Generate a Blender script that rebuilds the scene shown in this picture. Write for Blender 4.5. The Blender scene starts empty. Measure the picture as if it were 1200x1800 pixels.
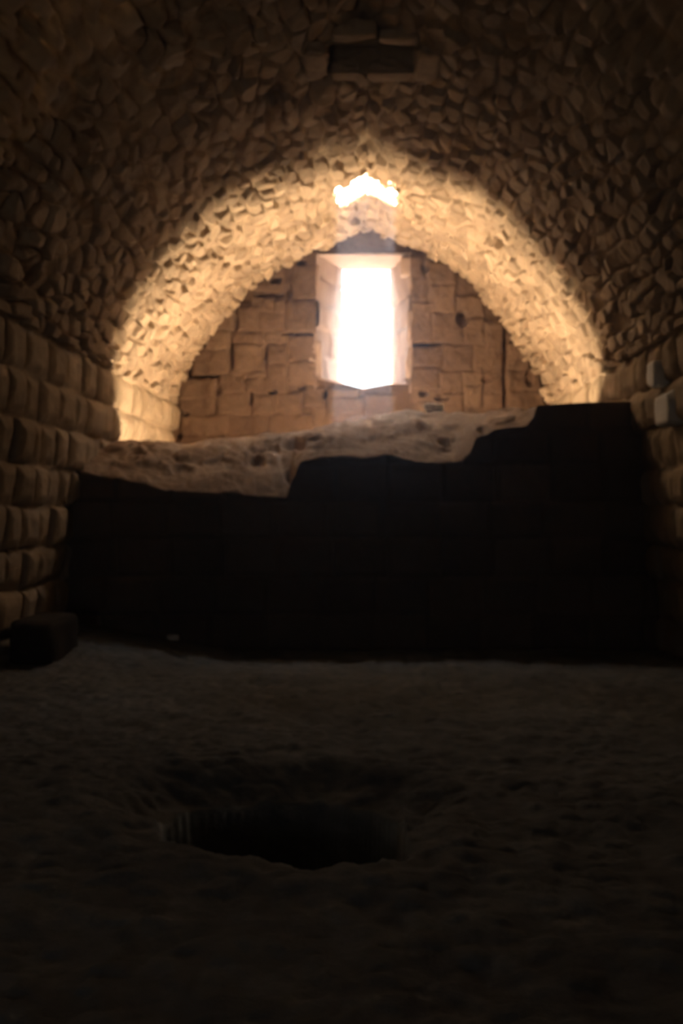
import bpy, math
import numpy as np

S = bpy.context.scene
COL = S.collection
R = math.radians

# ------------------------------------------------------------------ camera
F = 1800.0            # focal length in pixels of the 1200x1800 frame
VX, VY, EYE = 645.0, 900.0, 1.5
cd = bpy.data.cameras.new('camera')
cam = bpy.data.objects.new('camera', cd); COL.objects.link(cam)
cam.location = (0, 0, EYE); cam.rotation_euler = (R(90), 0, 0)
cd.sensor_fit = 'VERTICAL'; cd.sensor_height = 36.0; cd.lens = 36.0
cd.shift_x = -(VX - 600.0) / 1800.0
cd.clip_start = 0.05; cd.clip_end = 300
cd.dof.use_dof = True; cd.dof.focus_distance = 1.1; cd.dof.aperture_fstop = 9.0
S.camera = cam

# ------------------------------------------------------------------ world, sun, daylight openings, exposure
SKY = 3.2
SKY_HIGH = 50.0
GROUND = 12.0
SUN = 3200.0
w = bpy.data.worlds.new('world'); S.world = w; w.use_nodes = True
nt = w.node_tree; nt.nodes.clear()
out = nt.nodes.new('ShaderNodeOutputWorld'); bg = nt.nodes.new('ShaderNodeBackground')
tc = nt.nodes.new('ShaderNodeTexCoord'); sep = nt.nodes.new('ShaderNodeSeparateXYZ')
mr = nt.nodes.new('ShaderNodeMapRange'); mr.inputs['From Min'].default_value = -0.45; mr.inputs['From Max'].default_value = -0.05
mx = nt.nodes.new('ShaderNodeMix'); mx.data_type = 'RGBA'
mx.inputs[6].default_value = (0.95 * GROUND, 0.74 * GROUND, 0.52 * GROUND, 1)
mx.inputs[7].default_value = (0.84 * SKY, 0.92 * SKY, 1.0 * SKY, 1)
L = nt.links
L.new(tc.outputs['Generated'], sep.inputs[0]); L.new(sep.outputs['Z'], mr.inputs['Value'])
m2 = nt.nodes.new('ShaderNodeMapRange'); m2.inputs['From Min'].default_value = 0.35; m2.inputs['From Max'].default_value = 0.75
m2.inputs['To Min'].default_value = SKY; m2.inputs['To Max'].default_value = SKY_HIGH
vm = nt.nodes.new('ShaderNodeVectorMath'); vm.operation = 'SCALE'; vm.inputs[0].default_value = (0.80, 0.90, 1.0)
L.new(sep.outputs['Z'], m2.inputs['Value']); L.new(m2.outputs[0], vm.inputs['Scale']); L.new(vm.outputs[0], mx.inputs[7])
L.new(mr.outputs[0], mx.inputs[0]); L.new(mx.outputs[2], bg.inputs['Color']); L.new(bg.outputs[0], out.inputs['Surface'])

sd = bpy.data.lights.new('sun', 'SUN'); sd.energy = SUN; sd.angle = R(0.6); sd.color = (1.0, 0.95, 0.88)
sun = bpy.data.objects.new('sun', sd); COL.objects.link(sun)
from mathutils import Vector
sun.rotation_euler = Vector((-0.02, -0.025, -1.0)).to_track_quat('-Z', 'Y').to_euler()
sun.location = (0, 20, 12)


def portal(name, loc, rot, sx, sy):
    d = bpy.data.lights.new(name, 'AREA'); d.shape = 'RECTANGLE'; d.size = sx; d.size_y = sy
    d.cycles.is_portal = True
    o = bpy.data.objects.new(name, d); COL.objects.link(o); o.location = loc; o.rotation_euler = rot
    return o


portal('window_daylight', (-0.02, 17.90, 4.63), (R(-90), 0, 0), 0.95, 2.25)
portal('roof_hole_daylight', (0.0, 14.45, 6.82), (0, 0, 0), 1.2, 1.2)
portal('doorway_daylight', (-1.7, -2.30, 1.0), (R(90), 0, 0), 1.1, 2.1)

S.view_settings.view_transform = 'Standard'; S.view_settings.look = 'None'
S.view_settings.gamma = 1.0; S.view_settings.use_curve_mapping = False
S.view_settings.exposure = 0.0
S.cycles.use_denoising = True
S.cycles.max_bounces = 6; S.cycles.diffuse_bounces = 3
S.cycles.use_guiding = True
S.cycles.sample_clamp_indirect = 0.0
S.cycles.caustics_reflective = False; S.cycles.caustics_refractive = False

# ------------------------------------------------------------------ numpy helpers
rng = np.random.default_rng(7)


def hsh(i, j, k=0):
    n = (i.astype(np.int64) * 374761393 + j.astype(np.int64) * 668265263 + k * 1442695041) & 0x7fffffff
    n = ((n ^ (n >> 13)) * 1274126177) & 0x7fffffff
    n = (n ^ (n >> 16)) & 0xffffff
    return n / float(0xffffff)


def vnoise(x, y, k=0):
    i, j = np.floor(x), np.floor(y); fx, fy = x - i, y - j
    fx = fx * fx * (3 - 2 * fx); fy = fy * fy * (3 - 2 * fy)
    a, b, c, d = hsh(i, j, k), hsh(i + 1, j, k), hsh(i, j + 1, k), hsh(i + 1, j + 1, k)
    return (a * (1 - fx) + b * fx) * (1 - fy) + (c * (1 - fx) + d * fx) * fy


def fbm(x, y, k=0, o=4):
    s = 0; a = 0.5
    for q in range(o):
        s = s + a * (vnoise(x, y, k + q) - 0.5) * 2; x = x * 2.03 + 5.1; y = y * 2.03 + 1.7; a *= 0.5
    return s


def sstep(a, b, x):
    t = np.clip((x - a) / (b - a), 0, 1); return t * t * (3 - 2 * t)


def voronoi(x, y, k=0, jit=0.85):
    i0, j0 = np.floor(x), np.floor(y)
    f1 = np.full(x.shape, 9.0); f2 = np.full(x.shape, 9.0); ti = np.zeros(x.shape); tj = np.zeros(x.shape)
    dx1 = np.zeros(x.shape); dy1 = np.zeros(x.shape)
    for a in (-1, 0, 1):
        for b in (-1, 0, 1):
            i, j = i0 + a, j0 + b
            px = i + 0.5 + jit * (hsh(i, j, k) - 0.5); py = j + 0.5 + jit * (hsh(i, j, k + 9) - 0.5)
            dx, dy = x - px, y - py
            d = (np.abs(dx) ** 2.6 + np.abs(dy) ** 2.6) ** (1 / 2.6)
            m = d < f1
            f2 = np.where(m, f1, np.minimum(f2, d)); f1 = np.where(m, d, f1)
            ti = np.where(m, i, ti); tj = np.where(m, j, tj); dx1 = np.where(m, dx, dx1); dy1 = np.where(m, dy, dy1)
    return f1, f2, ti, tj, dx1, dy1


def grid_mesh(name, P, mat, tint=None, mask=None, parent=None, flip=False, smooth=True):
    """P: (n, m, 3) grid of points -> one mesh; mask (n-1, m-1) keeps faces."""
    n, m = P.shape[:2]
    idx = np.arange(n * m).reshape(n, m)
    q = np.stack([idx[:-1, :-1], idx[1:, :-1], idx[1:, 1:], idx[:-1, 1:]], -1)
    if flip: q = q[..., ::-1]
    q = q.reshape(-1, 4) if mask is None else q[mask]
    used = np.unique(q); rem = np.full(n * m, -1); rem[used] = np.arange(len(used))
    q = rem[q]; V = P.reshape(-1, 3)[used]
    me = bpy.data.meshes.new(name)
    me.vertices.add(len(V)); me.vertices.foreach_set('co', V.astype(np.float32).ravel())
    me.loops.add(q.size); me.loops.foreach_set('vertex_index', q.astype(np.int32).ravel())
    me.polygons.add(len(q)); me.polygons.foreach_set('loop_start', np.arange(0, q.size, 4, dtype=np.int32))
    me.polygons.foreach_set('loop_total', np.full(len(q), 4, dtype=np.int32))
    me.update(calc_edges=True); me.validate()
    me.polygons.foreach_set('use_smooth', np.full(len(me.polygons), smooth))
    if tint is not None:
        at = me.attributes.new('tint', 'FLOAT', 'POINT'); at.data.foreach_set('value', tint.reshape(-1)[used].astype(np.float32))
    me.materials.append(mat)
    o = bpy.data.objects.new(name, me); COL.objects.link(o)
    if parent: o.parent = parent
    return o


def structure(o, label, cat):
    o['kind'] = 'structure'; o['label'] = label; o['category'] = cat
    return o


def thing(o, label, cat):
    o['label'] = label; o['category'] = cat
    return o


# ------------------------------------------------------------------ materials
def stone_mat(name, dark, mid, light, scale=9.0, bump=0.25, bdist=0.02, streak=None):
    m = bpy.data.materials.new(name); m.use_nodes = True
    t = m.node_tree; t.nodes.clear(); N = t.nodes.new; K = t.links.new
    o = N('ShaderNodeOutputMaterial'); b = N('ShaderNodeBsdfPrincipled')
    b.inputs['Roughness'].default_value = 0.93; b.inputs['Specular IOR Level'].default_value = 0.15
    tcn = N('ShaderNodeTexCoord')
    n1 = N('ShaderNodeTexNoise'); n1.inputs['Scale'].default_value = scale; n1.inputs['Detail'].default_value = 6; n1.inputs['Roughness'].default_value = 0.65
    n2 = N('ShaderNodeTexNoise'); n2.inputs['Scale'].default_value = scale * 0.12; n2.inputs['Detail'].default_value = 3
    at = N('ShaderNodeAttribute'); at.attribute_name = 'tint'
    K(tcn.outputs['Object'], n1.inputs['Vector']); K(tcn.outputs['Object'], n2.inputs['Vector'])
    a1 = N('ShaderNodeMath'); a1.operation = 'MULTIPLY_ADD'; K(n1.outputs['Fac'], a1.inputs[0]); a1.inputs[1].default_value = 0.55; a1.inputs[2].default_value = -0.28
    a2 = N('ShaderNodeMath'); a2.operation = 'MULTIPLY_ADD'; K(n2.outputs['Fac'], a2.inputs[0]); a2.inputs[1].default_value = 0.6; K(a1.outputs[0], a2.inputs[2])
    a3 = N('ShaderNodeMath'); a3.operation = 'MULTIPLY_ADD'; K(at.outputs['Fac'], a3.inputs[0]); a3.inputs[1].default_value = 0.5; K(a2.outputs[0], a3.inputs[2])
    cr = N('ShaderNodeValToRGB'); K(a3.outputs[0], cr.inputs[0])
    e = cr.color_ramp.elements; e[0].position = 0.1; e[0].color = (*dark, 1); e[1].position = 0.9; e[1].color = (*light, 1)
    x = e.new(0.5); x.color = (*mid, 1)
    K(cr.outputs[0], b.inputs['Base Color'])
    bp = N('ShaderNodeBump'); bp.inputs['Strength'].default_value = bump; bp.inputs['Distance'].default_value = bdist
    K(n1.outputs['Fac'], bp.inputs['Height']); K(bp.outputs[0], b.inputs['Normal']); K(b.outputs[0], o.inputs[0])
    return m


M_VAULT = stone_mat('rubble_limestone', (0.18, 0.13, 0.085), (0.37, 0.28, 0.195), (0.57, 0.45, 0.32), 11, 0.5, 0.03)
M_WALL = stone_mat('coursed_limestone', (0.20, 0.145, 0.095), (0.34, 0.26, 0.175), (0.48, 0.38, 0.27), 9, 0.5, 0.03)
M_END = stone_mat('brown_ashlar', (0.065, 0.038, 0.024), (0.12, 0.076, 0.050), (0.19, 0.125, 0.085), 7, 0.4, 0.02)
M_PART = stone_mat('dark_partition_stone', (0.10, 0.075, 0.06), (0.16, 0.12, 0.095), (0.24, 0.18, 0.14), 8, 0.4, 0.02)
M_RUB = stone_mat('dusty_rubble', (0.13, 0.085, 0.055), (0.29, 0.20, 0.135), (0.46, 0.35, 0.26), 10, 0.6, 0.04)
M_FLOOR = stone_mat('packed_earth', (0.07, 0.072, 0.074), (0.14, 0.144, 0.146), (0.26, 0.265, 0.27), 6, 0.6, 0.04)
M_REVEAL = stone_mat('window_stone', (0.22, 0.155, 0.125), (0.32, 0.235, 0.195), (0.42, 0.325, 0.275), 8, 0.3, 0.02)
M_SHADE = stone_mat('shaded_block_stone', (0.02, 0.017, 0.014), (0.04, 0.034, 0.028), (0.07, 0.06, 0.05), 8, 0.3, 0.02)  # near-black tone paints in the shade on the left floor block
M_PALE = stone_mat('pale_stone', (0.62, 0.60, 0.57), (0.72, 0.70, 0.67), (0.82, 0.80, 0.77), 8, 0.2, 0.01)

# ------------------------------------------------------------------ vault and side walls
Z_SPR = 3.27
half = [(3.42, -0.45), (3.36, 0.0), (3.24, 1.0), (3.13, 2.0), (3.06, 2.7), (3.04, 3.27), (2.98, 3.55), (2.82, 3.9), (2.50, 4.35),
        (2.14, 4.82), (1.78, 5.22), (1.35, 5.55), (0.95, 5.74), (0.55, 5.90), (0.25, 6.03), (0.0, 6.16)]
prof = [(-x, z) for x, z in half] + [(x, z) for x, z in half[::-1][1:]]
prof = np.array(prof)


def resample(p, ds):
    s = np.concatenate([[0], np.cumsum(np.hypot(*np.diff(p, axis=0).T))])
    n = int(s[-1] / ds)
    t = np.linspace(0, s[-1], n)
    return np.stack([np.interp(t, s, p[:, 0]), np.interp(t, s, p[:, 1])], 1), t


pc, arc = resample(prof, 0.018)
ker = np.hanning(17); ker /= ker.sum()
pad = np.pad(pc, ((8, 8), (0, 0)), mode='reflect', reflect_type='odd')
pc = np.stack([np.convolve(pad[:, q], ker, 'valid') for q in (0, 1)], 1)
tg = np.gradient(pc, axis=0); tg /= np.hypot(tg[:, 0], tg[:, 1])[:, None]
nrm = np.stack([tg[:, 1], -tg[:, 0]], 1)          # points to the inside of the room
arc = arc - arc[-1] / 2                            # 0 at the crown


def ycoords(y0, y1, d): return np.linspace(y0, y1, int((y1 - y0) / d) + 1)


Y_NEAR, Y_END = -2.0, 16.8
ys = np.concatenate([ycoords(Y_NEAR, 8.0, 0.09)[:-1], ycoords(8.0, Y_END + 0.1, 0.018), np.arange(Y_END + 0.2, 17.86, 0.1)])
ys[0] = Y_NEAR - 0.15
YY, AA = np.meshgrid(ys, arc, indexing='ij')
ZZ = np.broadcast_to(pc[:, 1], YY.shape)
XX0 = np.broadcast_to(pc[:, 0], YY.shape)


def side_scale(Y): return 1 + 0.022 * (16.8 - Y) / 5.0
def side_off(z): return -0.09 * np.clip((6.09 - z) / 1.5, 0, 1)


def wall_x(side, Y, z):
    """x of the undisplaced side wall"""
    h = np.interp(z, [q[1] for q in half], [q[0] for q in half])
    return side * h * side_scale(Y) + side_off(z)


# rubble of the vault: irregular stones in wandering courses along the vault
wy = YY + 0.06 * fbm(YY * 2.2, AA * 2.2, 11); wa = AA + 0.04 * fbm(YY * 2.5, AA * 2.5, 21)
f1, f2, ci, cj, dx, dy = voronoi(wy / 0.33, wa / 0.185, 3, 0.85)
edge = f2 - f1
hgt = hsh(ci, cj, 31); tl = (hsh(ci, cj, 32) - 0.5); tl2 = (hsh(ci, cj, 33) - 0.5)
big = hsh(np.floor(YY / 1.1), np.floor(AA / 0.9), 55)
mort = 0.58 + 0.52 * sstep(-0.25, 0.30, fbm(YY * 0.9, AA * 0.9, 45) + 0.25 * (AA < 0) - 0.1)   # mortar smeared over parts of the vault
rub = 0.09 * sstep(0.0, 0.26, edge) + 0.10 * (hgt - 0.5) * sstep(0.02, 0.2, edge) + 0.10 * (tl * dx + tl2 * dy) * sstep(0, 0.1, edge) + 0.02 * fbm(YY * 9, AA * 9, 41) - 0.05
rub = (rub - 0.10 * (hsh(ci, cj, 35) > 0.91) * sstep(0.05, 0.3, edge)) * mort
tint_v = 0.15 + 0.7 * hsh(ci, cj, 34)

# coursed blocks of the side walls
bounds = np.array([-0.6, -0.15, 0.28, 0.72, 1.12, 1.55, 1.96, 2.39, 2.83, 3.27])
zz = ZZ + 0.018 * fbm(YY * 1.3, AA * 0 + np.sign(XX0) * 7, 61)
cidx = np.clip(np.searchsorted(bounds, zz) - 1, 0, len(bounds) - 2)
lo, hi = bounds[cidx], bounds[cidx + 1]
sidek = (XX0 > 0).astype(float) * 100
ulen = 0.42 + 0.2 * hsh(cidx + sidek, cidx * 0, 71)
uu = YY / ulen + hsh(cidx + sidek, cidx * 0, 72) * 7
ui = np.floor(uu)
jl = 0.35 * (hsh(ui, cidx + sidek, 73) - 0.5); jr = 0.35 * (hsh(ui + 1, cidx + sidek, 73) - 0.5)
left = ui + jl; right = ui + 1 + jr
ui2 = np.where(uu < left, ui - 1, np.where(uu > right, ui + 1, ui))
jl = 0.35 * (hsh(ui2, cidx + sidek, 73) - 0.5); jr = 0.35 * (hsh(ui2 + 1, cidx + sidek, 73) - 0.5)
dyl = (uu - (ui2 + jl)) * ulen; dyr = ((ui2 + 1 + jr) - uu) * ulen
wob = 0.02 * fbm(YY * 5, AA * 5, 77)
dmin = np.minimum(np.minimum(dyl, dyr), np.minimum(zz - lo, hi - zz)) + wob
hb = hsh(ui2, cidx + sidek, 74)
blk = 0.085 * np.sqrt(np.clip(dmin / 0.12, 0, 1)) + 0.07 * (hb - 0.5) * sstep(0, 0.03, dmin) + 0.022 * fbm(YY * 5, AA * 5, 81) - 0.06
blk = blk + 0.035 * (hsh(ui2, cidx + sidek, 75) - 0.5) * (dyl - dyr) / ulen
tint_w = 0.15 + 0.7 * hsh(ui2, cidx + sidek, 76)

is_wall = ZZ < Z_SPR
D = np.where(is_wall, blk, rub); tint = np.where(is_wall, tint_w, tint_v)
# the first stones above the springing are larger squared blocks
PX = XX0 * side_scale(YY) + side_off(ZZ) + D * nrm[:, 0][None, :]
PZ = ZZ + D * nrm[:, 1][None, :]
G = np.stack([PX, YY, PZ], -1)

ileft = int(np.argmax(pc[:, 1] > Z_SPR)); iright = len(pc) - int(np.argmax(pc[::-1, 1] > Z_SPR)) - 1
wl = structure(grid_mesh('wall_left', G[:, :ileft + 1], M_WALL, tint[:, :ileft + 1]),
               'left side wall of coursed rough stone blocks under the vault', 'wall')
wr = structure(grid_mesh('wall_right', G[:, iright:], M_WALL, tint[:, iright:]),
               'right side wall of coursed rough stone blocks, mostly in darkness', 'wall')
# openings in the vault
C = (G[:-1, :-1] + G[1:, 1:]) / 2
cx, cy = C[..., 0], C[..., 1]
wv = 0.05 * fbm(cx * 6, cy * 6, 91)


def in_hole(x, y, wv=0.0):
    l = -0.42 + wv; r = 0.40 + wv
    near = 14.05 + wv + 0.25 * np.exp(-((x - 0.22) / 0.07) ** 2) - 0.1 * (x > 0.27)
    far = 14.84 + 0.9 * wv - 0.12 * np.exp(-(x / 0.15) ** 2)
    return (x > l) & (x < r) & (y > near) & (y < far)


BX0, BX1, BY0, BY1 = -0.37, 0.46, 9.72, 10.28
hole = in_hole(cx, cy, wv) | ((cx > BX0) & (cx < BX1) & (cy > BY0) & (cy < BY1))
hole &= C[..., 2] > 5
ceil_mask = ~hole[:, ileft:iright]
vault = structure(grid_mesh('ceiling', G[:, ileft:iright + 1], M_VAULT, tint[:, ileft:iright + 1], mask=ceil_mask),
                  'pointed barrel vault of rough rubble stones, glowing near the window and dark overhead', 'ceiling')


def loft(name, rings, mat, parent=None, cap=None, closed=True, noise=0.0, k=0, sub=1):
    """rings: list of equal-length loops of 3D points."""
    A = np.array(rings, float)
    if closed: A = np.concatenate([A, A[:, :1]], 1)
    P = A
    t = 0.3 + 0.4 * hsh(np.floor(P[..., 0] * 2.3 + P[..., 1] * 3.1), np.floor(P[..., 2] * 2.6), k)
    if noise:
        P = P.copy(); nn = fbm(P[..., 0] * 7 + P[..., 2] * 5, P[..., 1] * 7 + P[..., 2] * 3, k)
        P[..., 0] += noise * nn; P[..., 1] += noise * fbm(P[..., 0] * 6 + 3, P[..., 2] * 6 + P[..., 1] * 2, k + 5)
        if closed: P[:, -1] = P[:, 0]
    return grid_mesh(name, P, mat, t, parent=parent)


def ring_rect(x0, x1, y0, y1, z, d=0.04):
    a = [(x, y0) for x in np.arange(x0, x1, d)] + [(x1, y) for y in np.arange(y0, y1, d)] + \
        [(x, y1) for x in np.arange(x1, x0, -d)] + [(x0, y) for y in np.arange(y1, y0, -d)]
    return [(x, y, z) for x, y in a]


# the shaft of the open roof hole, following its ragged outline
def hole_outline(grow):
    pts = []
    for a in np.linspace(0, 2 * math.pi, 160, endpoint=False):
        r = 0.02
        while r < 1.2:
            x = np.array([0.0 + r * math.cos(a)]); y = np.array([14.45 + r * math.sin(a)])
            if not in_hole(x, y, 0.0)[0]: break
            r += 0.01
        pts.append((0.0 + (r + grow) * math.cos(a), 14.45 + (r + grow) * math.sin(a)))
    return pts


shaft_rings = []
for hgt_, g in ((-0.03, 0.05), (0.04, 0.03), (0.12, 0.03), (0.2, 0.05), (0.3, 0.07), (0.45, 0.10), (0.7, 0.14)):
    shaft_rings.append([(x, y, min(6.77, float(np.interp(abs(x), [q[0] for q in half[::-1]], [q[1] for q in half[::-1]])) + hgt_)) for x, y in hole_outline(g)])
sh = loft('window_2', shaft_rings, M_VAULT, noise=0.03, k=3)
structure(sh, 'ragged roof hole through the crown of the vault, blazing with daylight', 'roof opening')


def rock(name, loc, size, mat, seed=0, rot=0.0, parent=None, boxy=0.6, sub=3, rough=0.12, tilt=0.0):
    """an irregular hewn or broken stone: rounded superellipsoid with worn facets"""
    import bmesh
    bm = bmesh.new(); bmesh.ops.create_icosphere(bm, subdivisions=sub + 1, radius=1)
    V = np.array([v.co for v in bm.verts])
    p = 2 + boxy * 8
    s = (np.abs(V) ** p).sum(1) ** (1 / p)
    V = V / s[:, None]
    n = fbm(V[:, 0] * 2 + seed * 3.1 + V[:, 2], V[:, 1] * 2 + V[:, 2] * 1.7 + seed, seed)
    V = V * (1 + rough * n)[:, None]
    r2 = np.random.default_rng(seed + 50)
    for _ in range(5):                                   # chipped corners
        d = r2.normal(size=3); d /= np.linalg.norm(d); lim = 0.98 + 0.25 * r2.random()
        q = V @ d; over = np.clip(q - lim, 0, None); V = V - over[:, None] * d
    V = V * np.array(size) / 2
    for v, c in zip(bm.verts, V): v.co = c
    me = bpy.data.meshes.new(name); bm.to_mesh(me); bm.free()
    at = me.attributes.new('tint', 'FLOAT', 'POINT'); at.data.foreach_set('value', np.full(len(me.vertices), 0.3 + 0.4 * r2.random(), np.float32))
    me.polygons.foreach_set('use_smooth', [True] * len(me.polygons)); me.materials.append(mat)
    o = bpy.data.objects.new(name, me); COL.objects.link(o); o.location = loc; o.rotation_euler = (tilt, 0, rot)
    if parent: o.parent = parent
    return o


# blocked hatch in the vault crown with its dressed surround
rings = [ring_rect(BX0 - 0.03, BX1 + 0.03, BY0 - 0.03, BY1 + 0.03, z) for z in (5.92, 6.05, 6.2, 6.35, 6.5)]
hatch = loft('window_3', rings, M_WALL, noise=0.01, k=8)
structure(hatch, 'blocked square shaft in the vault crown, framed by flat dressed stones', 'roof opening')
rock('cap_slab', ((BX0 + BX1) / 2, (BY0 + BY1) / 2, 6.54), (1.05, 0.8, 0.12), M_WALL, 5, parent=hatch, boxy=1.5, rough=0.03)
for q, (px, py, sx, sy) in enumerate([(-0.20, 10.42, 0.34, 0.26), (0.24, 10.44, 0.46, 0.28), (-0.12, 9.60, 0.42, 0.20),
                                      (0.30, 9.62, 0.38, 0.19), (-0.50, 9.98, 0.22, 0.6), (0.59, 10.0, 0.22, 0.62)]):
    rock('frame_stone', (px, py, 6.01 - 0.09 * (abs(px) > 0.45) - 0.02 * (abs(px) > 0.25)), (sx, sy, 0.16), M_VAULT, 20 + q, parent=hatch, boxy=0.6, rough=0.12)

# ------------------------------------------------------------------ end wall with the window
def wpx(px, py, Y):
    return ((px - VX) / F * Y, EYE + (VY - py) / F * Y)


WX0, WX1, WZ0, WZ1 = -0.84, 0.72, 3.60, 5.72
blocks = [  # image rectangles of the ashlar blocks, left of the window
    (425, 442, 480, 466), (482, 440, 556, 464), (430, 468, 474, 488), (436, 490, 499, 512), (476, 466, 499, 488), (513, 466, 562, 526),
    (440, 516, 480, 548), (482, 526, 500, 548), (378, 545, 412, 580), (418, 540, 452, 582), (454, 550, 498, 582), (500, 530, 566, 586),
    (330, 560, 376, 586), (344, 584, 402, 612), (318, 588, 342, 614), (409, 586, 462, 604), (464, 585, 506, 606), (508, 590, 566, 634),
    (338, 616, 401, 659), (306, 618, 332, 650), (410, 606, 464, 651), (470, 606, 506, 640), (470, 643, 504, 690), (508, 636, 558, 676),
    (312, 667, 378, 700), (312, 702, 374, 728), (387, 661, 430, 690), (402, 653, 466, 664), (432, 666, 476, 692), (380, 693, 440, 728),
    (482, 692, 530, 726), (442, 694, 480, 728), (536, 680, 568, 712), (574, 700, 640, 730), (642, 692, 700, 730), (574, 684, 630, 698),
    (318, 731, 400, 762), (402, 730, 470, 768), (472, 729, 548, 764), (550, 715, 640, 764),
    (312, 766, 380, 806), (382, 770, 470, 806), (472, 766, 560, 806), (562, 766, 660, 806), (662, 733, 730, 764), (662, 766, 760, 806),
    # right of the window
    (706, 452, 742, 486), (750, 462, 800, 500), (722, 488, 752, 530), (754, 502, 800, 548), (722, 532, 760, 602), (762, 550, 812, 602),
    (802, 520, 850, 556), (814, 560, 850, 604), (852, 566, 884, 618), (724, 608, 776, 645), (778, 606, 830, 652), (832, 606, 882, 660),
    (724, 648, 770, 684), (772, 655, 812, 690), (814, 655, 848, 676), (814, 680, 848, 712), (852, 662, 883, 690), (852, 692, 883, 716),
    (892, 604, 930, 650), (892, 652, 950, 684), (892, 686, 956, 722), (724, 686, 768, 704), (732, 706, 776, 734), (780, 694, 812, 734),
    (762, 737, 860, 806), (862, 720, 960, 806)]
ex = np.arange(-3.4, 3.4, 0.016); ez = np.arange(0.2, 6.35, 0.016)
EX, EZ = np.meshgrid(ex, ez, indexing='ij')
best = np.full(EX.shape, -0.03); et = np.full(EX.shape, 0.2)
wbx = 0.032 * fbm(EX * 4, EZ * 4, 101); wbz = 0.032 * fbm(EX * 4 + 9, EZ * 4, 111)
for q, (a, b, c, d) in enumerate(blocks):
    x0, z1 = wpx(a, b, Y_END); x1, z0 = wpx(c, d, Y_END)
    dm = np.minimum(np.minimum(EX + wbx - x0, x1 - EX - wbx), np.minimum(EZ + wbz - z0, z1 - EZ - wbz))
    cr = np.clip((dm + 0.014) / 0.065, -1, 1)
    hq = 0.035 * (hsh(np.array([q]), np.array([3]), 5)[0] - 0.5)
    h = np.where(cr > 0, hq + 0.03 * (1 - (1 - np.clip(cr, 0, 1)) ** 2), -0.03)
    m = (cr > 0) & (h > best)
    best = np.where(m, h, best); et = np.where(m, 0.3 + 0.4 * hsh(np.array([q]), np.array([8]), 6)[0], et)
for gx, gy, rx, ry in [(507, 512, 6, 13), (484, 494, 10, 6), (414, 567, 5, 12), (405, 622, 4, 24), (333, 654, 4, 9), (360, 662, 26, 3), (383, 688, 6, 8),
                       (480, 690, 7, 4), (531, 681, 7, 5), (571, 694, 4, 8), (316, 727, 5, 6), (327, 728, 4, 4), (470, 519, 26, 4), (357, 605, 5, 6),
                       (747, 470, 7, 9), (887, 655, 4, 62), (855, 668, 8, 5), (930, 665, 7, 14), (812, 560, 10, 14), (775, 700, 12, 4), (525, 588, 30, 2),
                       (748, 605, 26, 3), (744, 692, 8, 6), (316, 768, 4, 6), (465, 620, 5, 12), (530, 462, 8, 5), (440, 700, 4, 12)]:
    x, z = wpx(gx, gy, Y_END)
    q = ((EX - x) / (rx * 16.8 / F)) ** 2 + ((EZ - z) / (ry * 16.8 / F)) ** 2
    best = best - 0.13 * (1 - sstep(0.5, 1.4, q))
jm = sstep(-0.15, 0.25, fbm(EX * 1.6, EZ * 1.6, 131))          # joints smeared over with mortar in places
best = np.where(best < 0.0, best * (0.35 + 0.65 * jm), best)
best = best + 0.045 * fbm(EX * 4, EZ * 4, 121) + 0.01 * fbm(EX * 14, EZ * 14, 125)
EP = np.stack([EX, Y_END - best, EZ], -1)
c2 = (EP[:-1, :-1] + EP[1:, 1:]) / 2
sill_z = np.interp(c2[..., 0], [-0.84, -0.45, -0.06, 0.1, 0.4, 0.72], [3.70, 3.62, 3.52, 3.55, 3.60, 3.60])
msk = ~((c2[..., 0] > WX0) & (c2[..., 0] < WX1) & (c2[..., 2] > sill_z) & (c2[..., 2] < WZ1))
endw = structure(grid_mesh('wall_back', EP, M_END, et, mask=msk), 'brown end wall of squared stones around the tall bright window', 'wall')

win = bpy.data.objects.new('window_1', None); COL.objects.link(win); win.location = (0, Y_END, WZ0)
structure(win, 'tall splayed window opening in the end wall, overexposed with daylight', 'window')
win['kind'] = 'structure'


def reveal(name, a, b, Y0, Y1, mat, k, axis, course=0.0, n=60, md=24, bump=0.02):
    """surface from inner edge line a(t) to outer edge line b(t)"""
    t = np.linspace(0, 1, n); s = np.linspace(0, 1, md)
    T, Sx = np.meshgrid(t, s, indexing='ij')
    A = np.array([a(q) for q in t]); B = np.array([b(q) for q in t])
    P = A[:, None, :] * (1 - Sx[..., None]) + B[:, None, :] * Sx[..., None]
    u = T * np.linalg.norm(A[-1] - A[0]); v = Sx * (Y1 - Y0)
    d = bump * fbm(u * 5, v * 5, k)
    tn = np.full(u.shape, 0.5)
    if course:
        ci = np.floor(u / course + hsh(np.array([k]), np.array([2]), 3)[0]); fr = (u / course + hsh(np.array([k]), np.array([2]), 3)[0]) - ci
        vi = np.floor(v / 0.5 + 0.5 * (ci % 2)); fv = v / 0.5 + 0.5 * (ci % 2) - vi
        e = np.minimum(np.minimum(fr, 1 - fr) * course, np.minimum(fv, 1 - fv) * 0.5)
        d = d + 0.03 * sstep(0, 0.03, e) + 0.06 * (hsh(ci, vi, k) - 0.5) * (1 - Sx * 0.7)
        tn = 0.2 + 0.6 * hsh(ci, vi, k + 4)
    P[..., axis[0]] += axis[1] * d
    return grid_mesh(name, P, mat, tn, parent=None)


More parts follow.
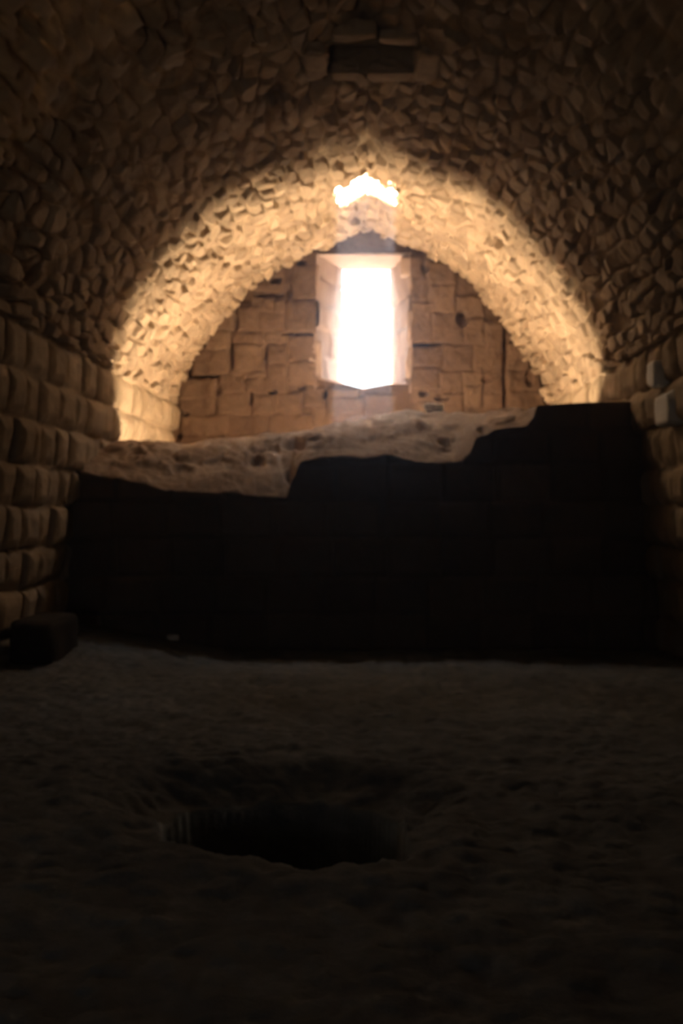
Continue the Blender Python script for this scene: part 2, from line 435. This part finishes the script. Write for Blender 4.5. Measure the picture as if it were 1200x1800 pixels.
OX0, OX1, YO = -0.47, 0.43, 17.87
js = []
js.append(reveal('jamb', lambda t: (WX0 + 0.0, Y_END - 0.03, 3.45 + t * 2.32), lambda t: (OX0, YO, 3.45 + t * 2.32), Y_END, YO, M_REVEAL, 131, (0, 1), 0.43))
js.append(reveal('jamb', lambda t: (WX1 - 0.0, Y_END - 0.03, 3.45 + t * 2.32), lambda t: (OX1, YO, 3.45 + t * 2.32), Y_END, YO, M_REVEAL, 137, (0, -1), 0.46))
js.append(reveal('lintel', lambda t: (-0.95 + t * 1.75, Y_END - 0.03, 5.73), lambda t: (-0.6 + t * 1.15, YO, 5.73), Y_END, YO, M_REVEAL, 139, (2, -1), 0, bump=0.015))


def sillz(x): return float(np.interp(x, [-0.84, -0.45, -0.06, 0.1, 0.4, 0.72], [3.70, 3.62, 3.52, 3.55, 3.60, 3.60]))


js.append(reveal('sill', lambda t: (-0.9 + t * 1.7, Y_END - 0.05, sillz(-0.9 + t * 1.7) - 0.005), lambda t: (-0.6 + t * 1.2, YO, 3.50), Y_END, YO, M_REVEAL, 141, (2, 1), 0, bump=0.01))
for o in js:
    o.parent = win; o.matrix_parent_inverse = win.matrix_world.inverted()
bpy.context.view_layer.update()
for o in js: o.matrix_parent_inverse = win.matrix_world.inverted()
# long lintel beam with a stepped edge, and quoins projecting at the window's corners
def wrock(name, px0, py0, px1, py1, dep, proud, seed, mat=M_REVEAL):
    x0, z1 = wpx(px0, py0, Y_END); x1, z0 = wpx(px1, py1, Y_END)
    o = rock(name, ((x0 + x1) / 2, Y_END + dep / 2 - proud, (z0 + z1) / 2), (x1 - x0, dep, z1 - z0), mat, seed, boxy=1.6, rough=0.04)
    o.parent = win; o.matrix_parent_inverse = win.matrix_world.inverted()
    return o


wrock('quoin', 540, 598, 566, 668, 0.35, 0.015, 61)
wrock('quoin', 716, 545, 732, 602, 0.30, 0.02, 62)
wrock('quoin', 704, 452, 728, 484, 0.35, 0.03, 63)
wrock('quoin', 712, 610, 728, 674, 0.30, 0.01, 64)
wrock('quoin', 545, 466, 561, 522, 0.35, 0.015, 65)

# ------------------------------------------------------------------ floor with the pit
def floor_z(X, Y):
    z = 0.0 * X
    z = z + 0.30 * sstep(-1.2, -3.6, X) * sstep(8.6, 11.4, Y) - 0.07 * sstep(9.0, 11.5, Y)
    z = z + 0.05 * np.exp(-((X - 0.1) / 1.2) ** 2 - ((Y - 9.3) / 0.8) ** 2)
    return z


PIT = [(268, 1452), (290, 1480), (355, 1499), (440, 1508), (495, 1524), (550, 1534), (600, 1535), (650, 1531), (722, 1520),
       (716, 1480), (712, 1440), (700, 1400), (650, 1380), (560, 1366), (460, 1368), (340, 1378), (285, 1412)]
PP = []
for a, b in PIT:
    b = b - 4
    Yq = EYE * F / (b - VY); PP.append(((a - VX) / F * Yq, Yq))
PP = np.array(PP)
pcx, pcy = PP.mean(0)


def pit_field(X, Y):
    """signed distance-like value, negative inside the pit polygon"""
    d = np.full(X.shape, 9.0); ins = np.zeros(X.shape, bool)
    for q in range(len(PP)):
        a, b = PP[q], PP[(q + 1) % len(PP)]
        e = b - a; t = np.clip(((X - a[0]) * e[0] + (Y - a[1]) * e[1]) / (e @ e), 0, 1)
        d = np.minimum(d, np.hypot(X - a[0] - t * e[0], Y - a[1] - t * e[1]))
        c = ((a[1] > Y) != (b[1] > Y)) & (X < (b[0] - a[0]) * (Y - a[1]) / (b[1] - a[1] + 1e-12) + a[0]); ins ^= c
    return np.where(ins, -d, d)


fx = np.arange(-3.75, 3.75, 0.024); fy = np.concatenate([np.arange(-2.1, 2.6, 0.1), np.arange(2.6, 6.4, 0.016), np.arange(6.4, 12.2, 0.024)])
FX, FY = np.meshgrid(fx, fy, indexing='ij')
pf = pit_field(FX, FY)
FZ = floor_z(FX, FY) + 0.03 * fbm(FX * 1.1, FY * 1.1, 201) + 0.03 * fbm(FX * 5, FY * 4, 205) + 0.012 * fbm(FX * 16, FY * 13, 209)
fv1, fv2, fi, fj, _, _ = voronoi(FX / 0.13 + 0.4 * fbm(FX * 3, FY * 3, 3), FY / 0.16, 77)
FZ = FZ + 0.014 * sstep(0, 0.4, fv2 - fv1) * (hsh(fi, fj, 4) > 0.35)
farside = sstep(pcy, pcy + 0.5, FY)
FZ = FZ + 0.03 * np.exp(-((pf - 0.22) / 0.13) ** 2) * (1 - farside)             # low worn lip round the near side
FZ = FZ - 1.3 * sstep(0.0, -0.07, pf) - 0.16 * sstep(0.45, 0.0, pf) * farside
ftint = 0.3 + 0.4 * hsh(fi, fj, 8)
flo = structure(grid_mesh('floor', np.stack([FX, FY, FZ], -1), M_FLOOR, ftint),
                'uneven dirt floor with a dark pit sunk near the middle', 'floor')

# ------------------------------------------------------------------ partition wall with eroded top
YF = 11.7
fe = np.array([(60, 812), (150, 830), (200, 842), (250, 851), (300, 862), (350, 866), (400, 868), (440, 872), (480, 875), (504, 876), (512, 845), (528, 814),
               (560, 804), (600, 800), (640, 805), (690, 800), (730, 812), (770, 815), (812, 815), (826, 800), (836, 772), (870, 757), (925, 748), (938, 735),
               (944, 713), (1000, 709), (1050, 707), (1090, 706), (1180, 706)], float)
ce = np.array([(60, 752), (150, 768), (215, 776), (280, 779), (340, 781), (400, 771), (450, 766), (500, 762), (560, 753), (600, 746), (640, 738), (680, 729),
               (720, 722), (760, 727), (850, 729), (900, 723), (935, 716), (950, 711), (1000, 708), (1180, 705)], float)
YC = 13.45
px_ = np.linspace(95, 1165, 520)
xf = (px_ - VX) / F * YF
zf = EYE + (VY - np.interp(px_, fe[:, 0], fe[:, 1])) / F * YF
xc = (px_ - VX) / F * YC
zc = EYE + (VY - np.interp(px_, ce[:, 0], ce[:, 1])) / F * YC
blockm = sstep(936, 948, px_)
zc = zc * (1 - blockm) + blockm * (zf + 0.0)
YCX = YC - 0.15 + 0.58 * np.exp(-(xf / 1.1) ** 2)  # hidden backward bulge at mid-span, added to shade the vault crown
rows = []; tints = []; reg = []
NF, NS, NB = 130, 70, 26
for q in range(NF):
    t = q / NF; z = -0.35 + t * (zf + 0.35)
    rows.append(np.stack([xf, np.full_like(xf, YF), z], -1)); reg.append(0)
for q in range(NS + 1):
    t = q / NS
    x = xf; y = YF + t * (YCX - YF)
    zcc = EYE + (VY - np.interp(VX + xf * F / YCX, ce[:, 0], ce[:, 1])) / F * YCX
    zcc = zcc * (1 - blockm) + blockm * zf
    prof_t = (1 - (1 - t) ** 1.4)
    z = zf + (zcc - zf) * prof_t
    rows.append(np.stack([x, y, z], -1)); reg.append(1)
for q in range(1, NB + 1):
    t = q / NB
    rows.append(np.stack([xf, YCX + 0.12 * t, zcc + (0.2 - zcc) * t], -1)); reg.append(2)
PW = np.array(rows); reg = np.array(reg)[:, None]
Xp, Yp, Zp = PW[..., 0].copy(), PW[..., 1].copy(), PW[..., 2].copy()
pb = np.array([-0.6, -0.1, 0.33, 0.76, 1.2, 1.62, 2.05, 2.42, 2.9])
ii = np.clip(np.searchsorted(pb, Zp + 0.02 * fbm(Xp * 1.5, Zp * 1.5, 301)) - 1, 0, 7)
uu = Xp / 0.62 + hsh(ii, ii * 0, 302) * 5; ui = np.floor(uu)
e = np.minimum(np.minimum(uu - ui, ui + 1 - uu) * 0.62, np.minimum(Zp - pb[ii], pb[ii + 1] - Zp))
dface = 0.035 * sstep(0, 0.05, e) + 0.035 * (hsh(ui, ii, 303) - 0.5) + 0.02 * fbm(Xp * 4, Zp * 4, 305) - 0.03
v1, v2, vi, vj, _, _ = voronoi(Xp / 0.34 + 0.5 * fbm(Xp * 2, Yp * 2, 8), Yp / 0.3 + 0.5 * fbm(Xp * 2, Yp * 2, 9), 311)
drub = (0.05 * sstep(0, 0.35, v2 - v1) * hsh(vi, vj, 312) + 0.07 * fbm(Xp * 3, Yp * 3, 313) + 0.03 * fbm(Xp * 11, Yp * 11, 317)) * (1 - 0.6 * blockm[None, :])
tt = np.clip((Yp - YF) / (YCX[None, :] - YF), 0, 1)
fade = np.where(reg == 1, np.sin(np.pi * np.clip(tt, 0.0, 1)) ** 0.5 * 0.9 + 0.12, 0.4)
for gx, gy, rx, ry, dep in [(516, 783, 20, 12, .22), (512, 838, 14, 14, .2), (480, 792, 12, 8, .12), (745, 752, 14, 9, .15), (452, 812, 14, 8, .1), (660, 770, 16, 8, .1),
                            (850, 757, 12, 8, .15), (240, 800, 16, 7, .1), (320, 826, 20, 7, .08), (575, 775, 12, 8, .08), (780, 780, 12, 8, .1)]:
    sx = VX + Xp * F / Yp; sy = VY - (Zp - EYE) * F / Yp
    q = ((sx - gx) / rx) ** 2 + ((sy - gy) / ry) ** 2
    drub = drub - dep * (1 - sstep(0.2, 1.3, q)) * (reg == 1)
Yp = np.where(reg == 0, Yp - dface, Yp + np.where(reg == 1, 0.02 * fbm(Xp * 6, Zp * 6, 320), 0))
Zp = np.where(reg > 0, Zp + drub * fade, Zp)
ptint = np.where(reg == 0, 0.2 + 0.6 * hsh(ui, ii, 304), 0.2 + 0.6 * hsh(vi, vj, 318))
P = np.stack([Xp, Yp, Zp], -1)
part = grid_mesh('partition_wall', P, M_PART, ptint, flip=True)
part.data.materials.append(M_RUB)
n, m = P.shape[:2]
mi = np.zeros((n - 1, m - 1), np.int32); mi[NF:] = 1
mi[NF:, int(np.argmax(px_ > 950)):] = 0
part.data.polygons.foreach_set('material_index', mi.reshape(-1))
structure(part, 'dark stone cross wall with a broken dusty top, higher at its right end', 'wall')

# unseen earth slope added behind the cross wall to bounce sun onto the vault
rx_, ry_ = np.meshgrid(np.arange(-3.5, 3.5, 0.05), np.arange(13.3, 16.95, 0.05), indexing='ij')
rz_ = 0.30 + np.clip(ry_ - 14.0, 0, 2.3) * 0.78 + 0.05 * fbm(rx_ * 2, ry_ * 2, 401) + 0.02 * fbm(rx_ * 8, ry_ * 8, 405)
structure(grid_mesh('floor_rear_bounce', np.stack([rx_, ry_, rz_], -1), M_VAULT, 0.9 + 0 * rx_), 'unseen earth slope behind the cross wall, added to bounce sunlight up', 'floor')

# ------------------------------------------------------------------ violet haze added to imitate lens glare round the window
def box_mesh(name, x0, x1, y0, y1, z0, z1, mat):
    v = [(x, y, z) for x in (x0, x1) for y in (y0, y1) for z in (z0, z1)]
    f = [(0, 1, 3, 2), (4, 6, 7, 5), (0, 4, 5, 1), (2, 3, 7, 6), (0, 2, 6, 4), (1, 5, 7, 3)]
    me = bpy.data.meshes.new(name); me.from_pydata(v, [], f); me.update(); me.materials.append(mat)
    o = bpy.data.objects.new(name, me); COL.objects.link(o); return o


HAZE = 0.011
if HAZE > 0:
    mh = bpy.data.materials.new('glare_veil'); mh.use_nodes = True; t = mh.node_tree; t.nodes.clear()
    oo = t.nodes.new('ShaderNodeOutputMaterial'); vs = t.nodes.new('ShaderNodeVolumeScatter')
    vs.inputs['Color'].default_value = (0.86, 0.84, 1.0, 1); vs.inputs['Density'].default_value = HAZE; vs.inputs['Anisotropy'].default_value = 0.93
    t.links.new(vs.outputs[0], oo.inputs['Volume'])
    hz = box_mesh('veil_haze', -3.9, 3.9, -2.2, 17.8, -0.55, 6.7, mh)
    hz['kind'] = 'stuff'; hz['label'] = 'thin violet haze added to the vaulted room as a glare veil round the window'; hz['category'] = 'haze'

# ------------------------------------------------------------------ near wall behind the camera, with a doorway
nx, nz = np.meshgrid(np.arange(-3.9, 3.9, 0.05), np.arange(-0.3, 6.4, 0.05), indexing='ij')
nd = 0.02 * fbm(nx * 3, nz * 3, 501)
NP_ = np.stack([nx, -2.0 + nd, nz], -1); c3 = (NP_[:-1, :-1] + NP_[1:, 1:]) / 2
DX0, DX1, DZ = -2.0, -1.4, 1.9
mk = ~((c3[..., 0] > DX0) & (c3[..., 0] < DX1) & (c3[..., 2] < DZ))
structure(grid_mesh('wall_front', NP_, M_WALL, 0.5 + 0 * nx, mask=mk, flip=True), 'stone wall behind the viewer with a low doorway', 'wall')

# ------------------------------------------------------------------ outer faces of the building
def sheet(u0, u1, v0, v1, f, keep=None, d=0.05):
    U, V = np.meshgrid(np.arange(u0, u1 + d, d), np.arange(v0, v1 + d, d), indexing='ij')
    P = f(U, V); q = (P[:-1, :-1] + P[1:, 1:]) / 2
    return P, (None if keep is None else keep(q))


def outer(name, P, mk, label, cat):
    structure(grid_mesh(name, P, M_WALL, 0.5 + 0 * P[..., 0], mask=mk), label, cat)


P, mk = sheet(-3.95, 3.95, -2.3, 17.85, lambda u, v: np.stack([u, v, 6.75 + 0 * u], -1), lambda q: ~in_hole(q[..., 0] * 0.85, 14.45 + (q[..., 1] - 14.45) * 0.82, 0.0))
outer('roof', P, mk, 'flat outer roof over the vault, pierced by the roof hole', 'roof')
P, mk = sheet(-3.95, 3.95, -0.6, 6.75, lambda u, v: np.stack([u, 17.87 + 0 * u, v], -1),
              lambda q: ~((q[..., 0] > OX0 - 0.03) & (q[..., 0] < OX1 + 0.03) & (q[..., 2] > 3.48) & (q[..., 2] < 5.76)))
outer('wall_outer_back', P, mk, 'outer face of the end wall around the window', 'wall')
P, mk = sheet(-3.95, 3.95, -0.6, 6.75, lambda u, v: np.stack([u, -2.28 + 0 * u, v], -1),
              lambda q: ~((q[..., 0] > DX0) & (q[..., 0] < DX1) & (q[..., 2] < DZ)))
outer('wall_outer_front', P, mk, 'outer face of the wall behind the viewer', 'wall')
dj = [[(DX0, y, -0.3), (DX0, y, DZ), (DX1, y, DZ), (DX1, y, -0.3)] for y in (-2.3, -1.98)]
structure(grid_mesh('door_1', np.array(dj, float), M_WALL, np.full((2, 4), 0.5)), 'plain stone reveal of the doorway behind the viewer', 'door')
for nm, x in (('wall_outer_left', -3.97), ('wall_outer_right', 3.97)):
    P, mk = sheet(-2.3, 17.87, -0.6, 6.75, lambda u, v: np.stack([x + 0 * u, u, v], -1), d=0.2)
    outer(nm, P, mk, 'outer face of the ' + nm.split('_')[-1] + ' side wall', 'wall')

# ------------------------------------------------------------------ loose and special stones
def on_floor(px, py):
    Y = EYE * F / (py - VY); X = (px - VX) / F * Y
    for _ in range(6):
        z = float(floor_z(np.array([X]), np.array([Y]))[0]); Y = (EYE - z) * F / (py - VY); X = (px - VX) / F * Y
    return X, Y, z


X, Y, z = on_floor(304, 1126)
thing(rock('loose_stone', (X, Y, z + 0.035), (0.14, 0.10, 0.07), M_PALE, 71, 0.3), 'small pale loose stone on the dirt at the foot of the dark cross wall', 'stone')
Yq = float(YC - 0.15 + 0.58 * math.exp(-((0.8) / 1.1) ** 2)) - 0.12
Xq = (762 - VX) / F * Yq; Zq = EYE + (VY - 729) / F * Yq
thing(rock('loose_stone', (Xq, Yq, Zq + 0.09), (0.24, 0.16, 0.11), M_PALE, 75, 0.2), 'pale stone lying on the crest of the broken cross wall, right of the window', 'stone')
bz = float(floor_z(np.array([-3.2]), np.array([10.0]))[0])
bench = rock('stone_block', (-3.17, 10.08, bz + 0.13), (0.44, 1.0, 0.46), M_SHADE, 72, 0.0, boxy=0.7, rough=0.10)
thing(bench, 'low stone block on the floor against the left wall, shade put into its colour', 'stone block')
for q, (a, b, c, d, lab) in enumerate([(1158, 686, 1184, 748, 'pale grey squared stone'), (1149, 636, 1163, 682, 'narrow pale grey stone')]):
    Ya = 3.02 * F / (a - VX); Yb = 3.02 * F / (c - VX); Ym = (Ya + Yb) / 2
    z1 = EYE + (VY - b) / F * Ym; z0 = EYE + (VY - d) / F * Ym
    o = rock('pale_stone', (wall_x(1, Ym, (z0 + z1) / 2) + 0.02, Ym, (z0 + z1) / 2), (0.26, abs(Ya - Yb), z1 - z0), M_PALE, 81 + q, parent=wr, boxy=1.6, rough=0.03)
    o['label'] = lab
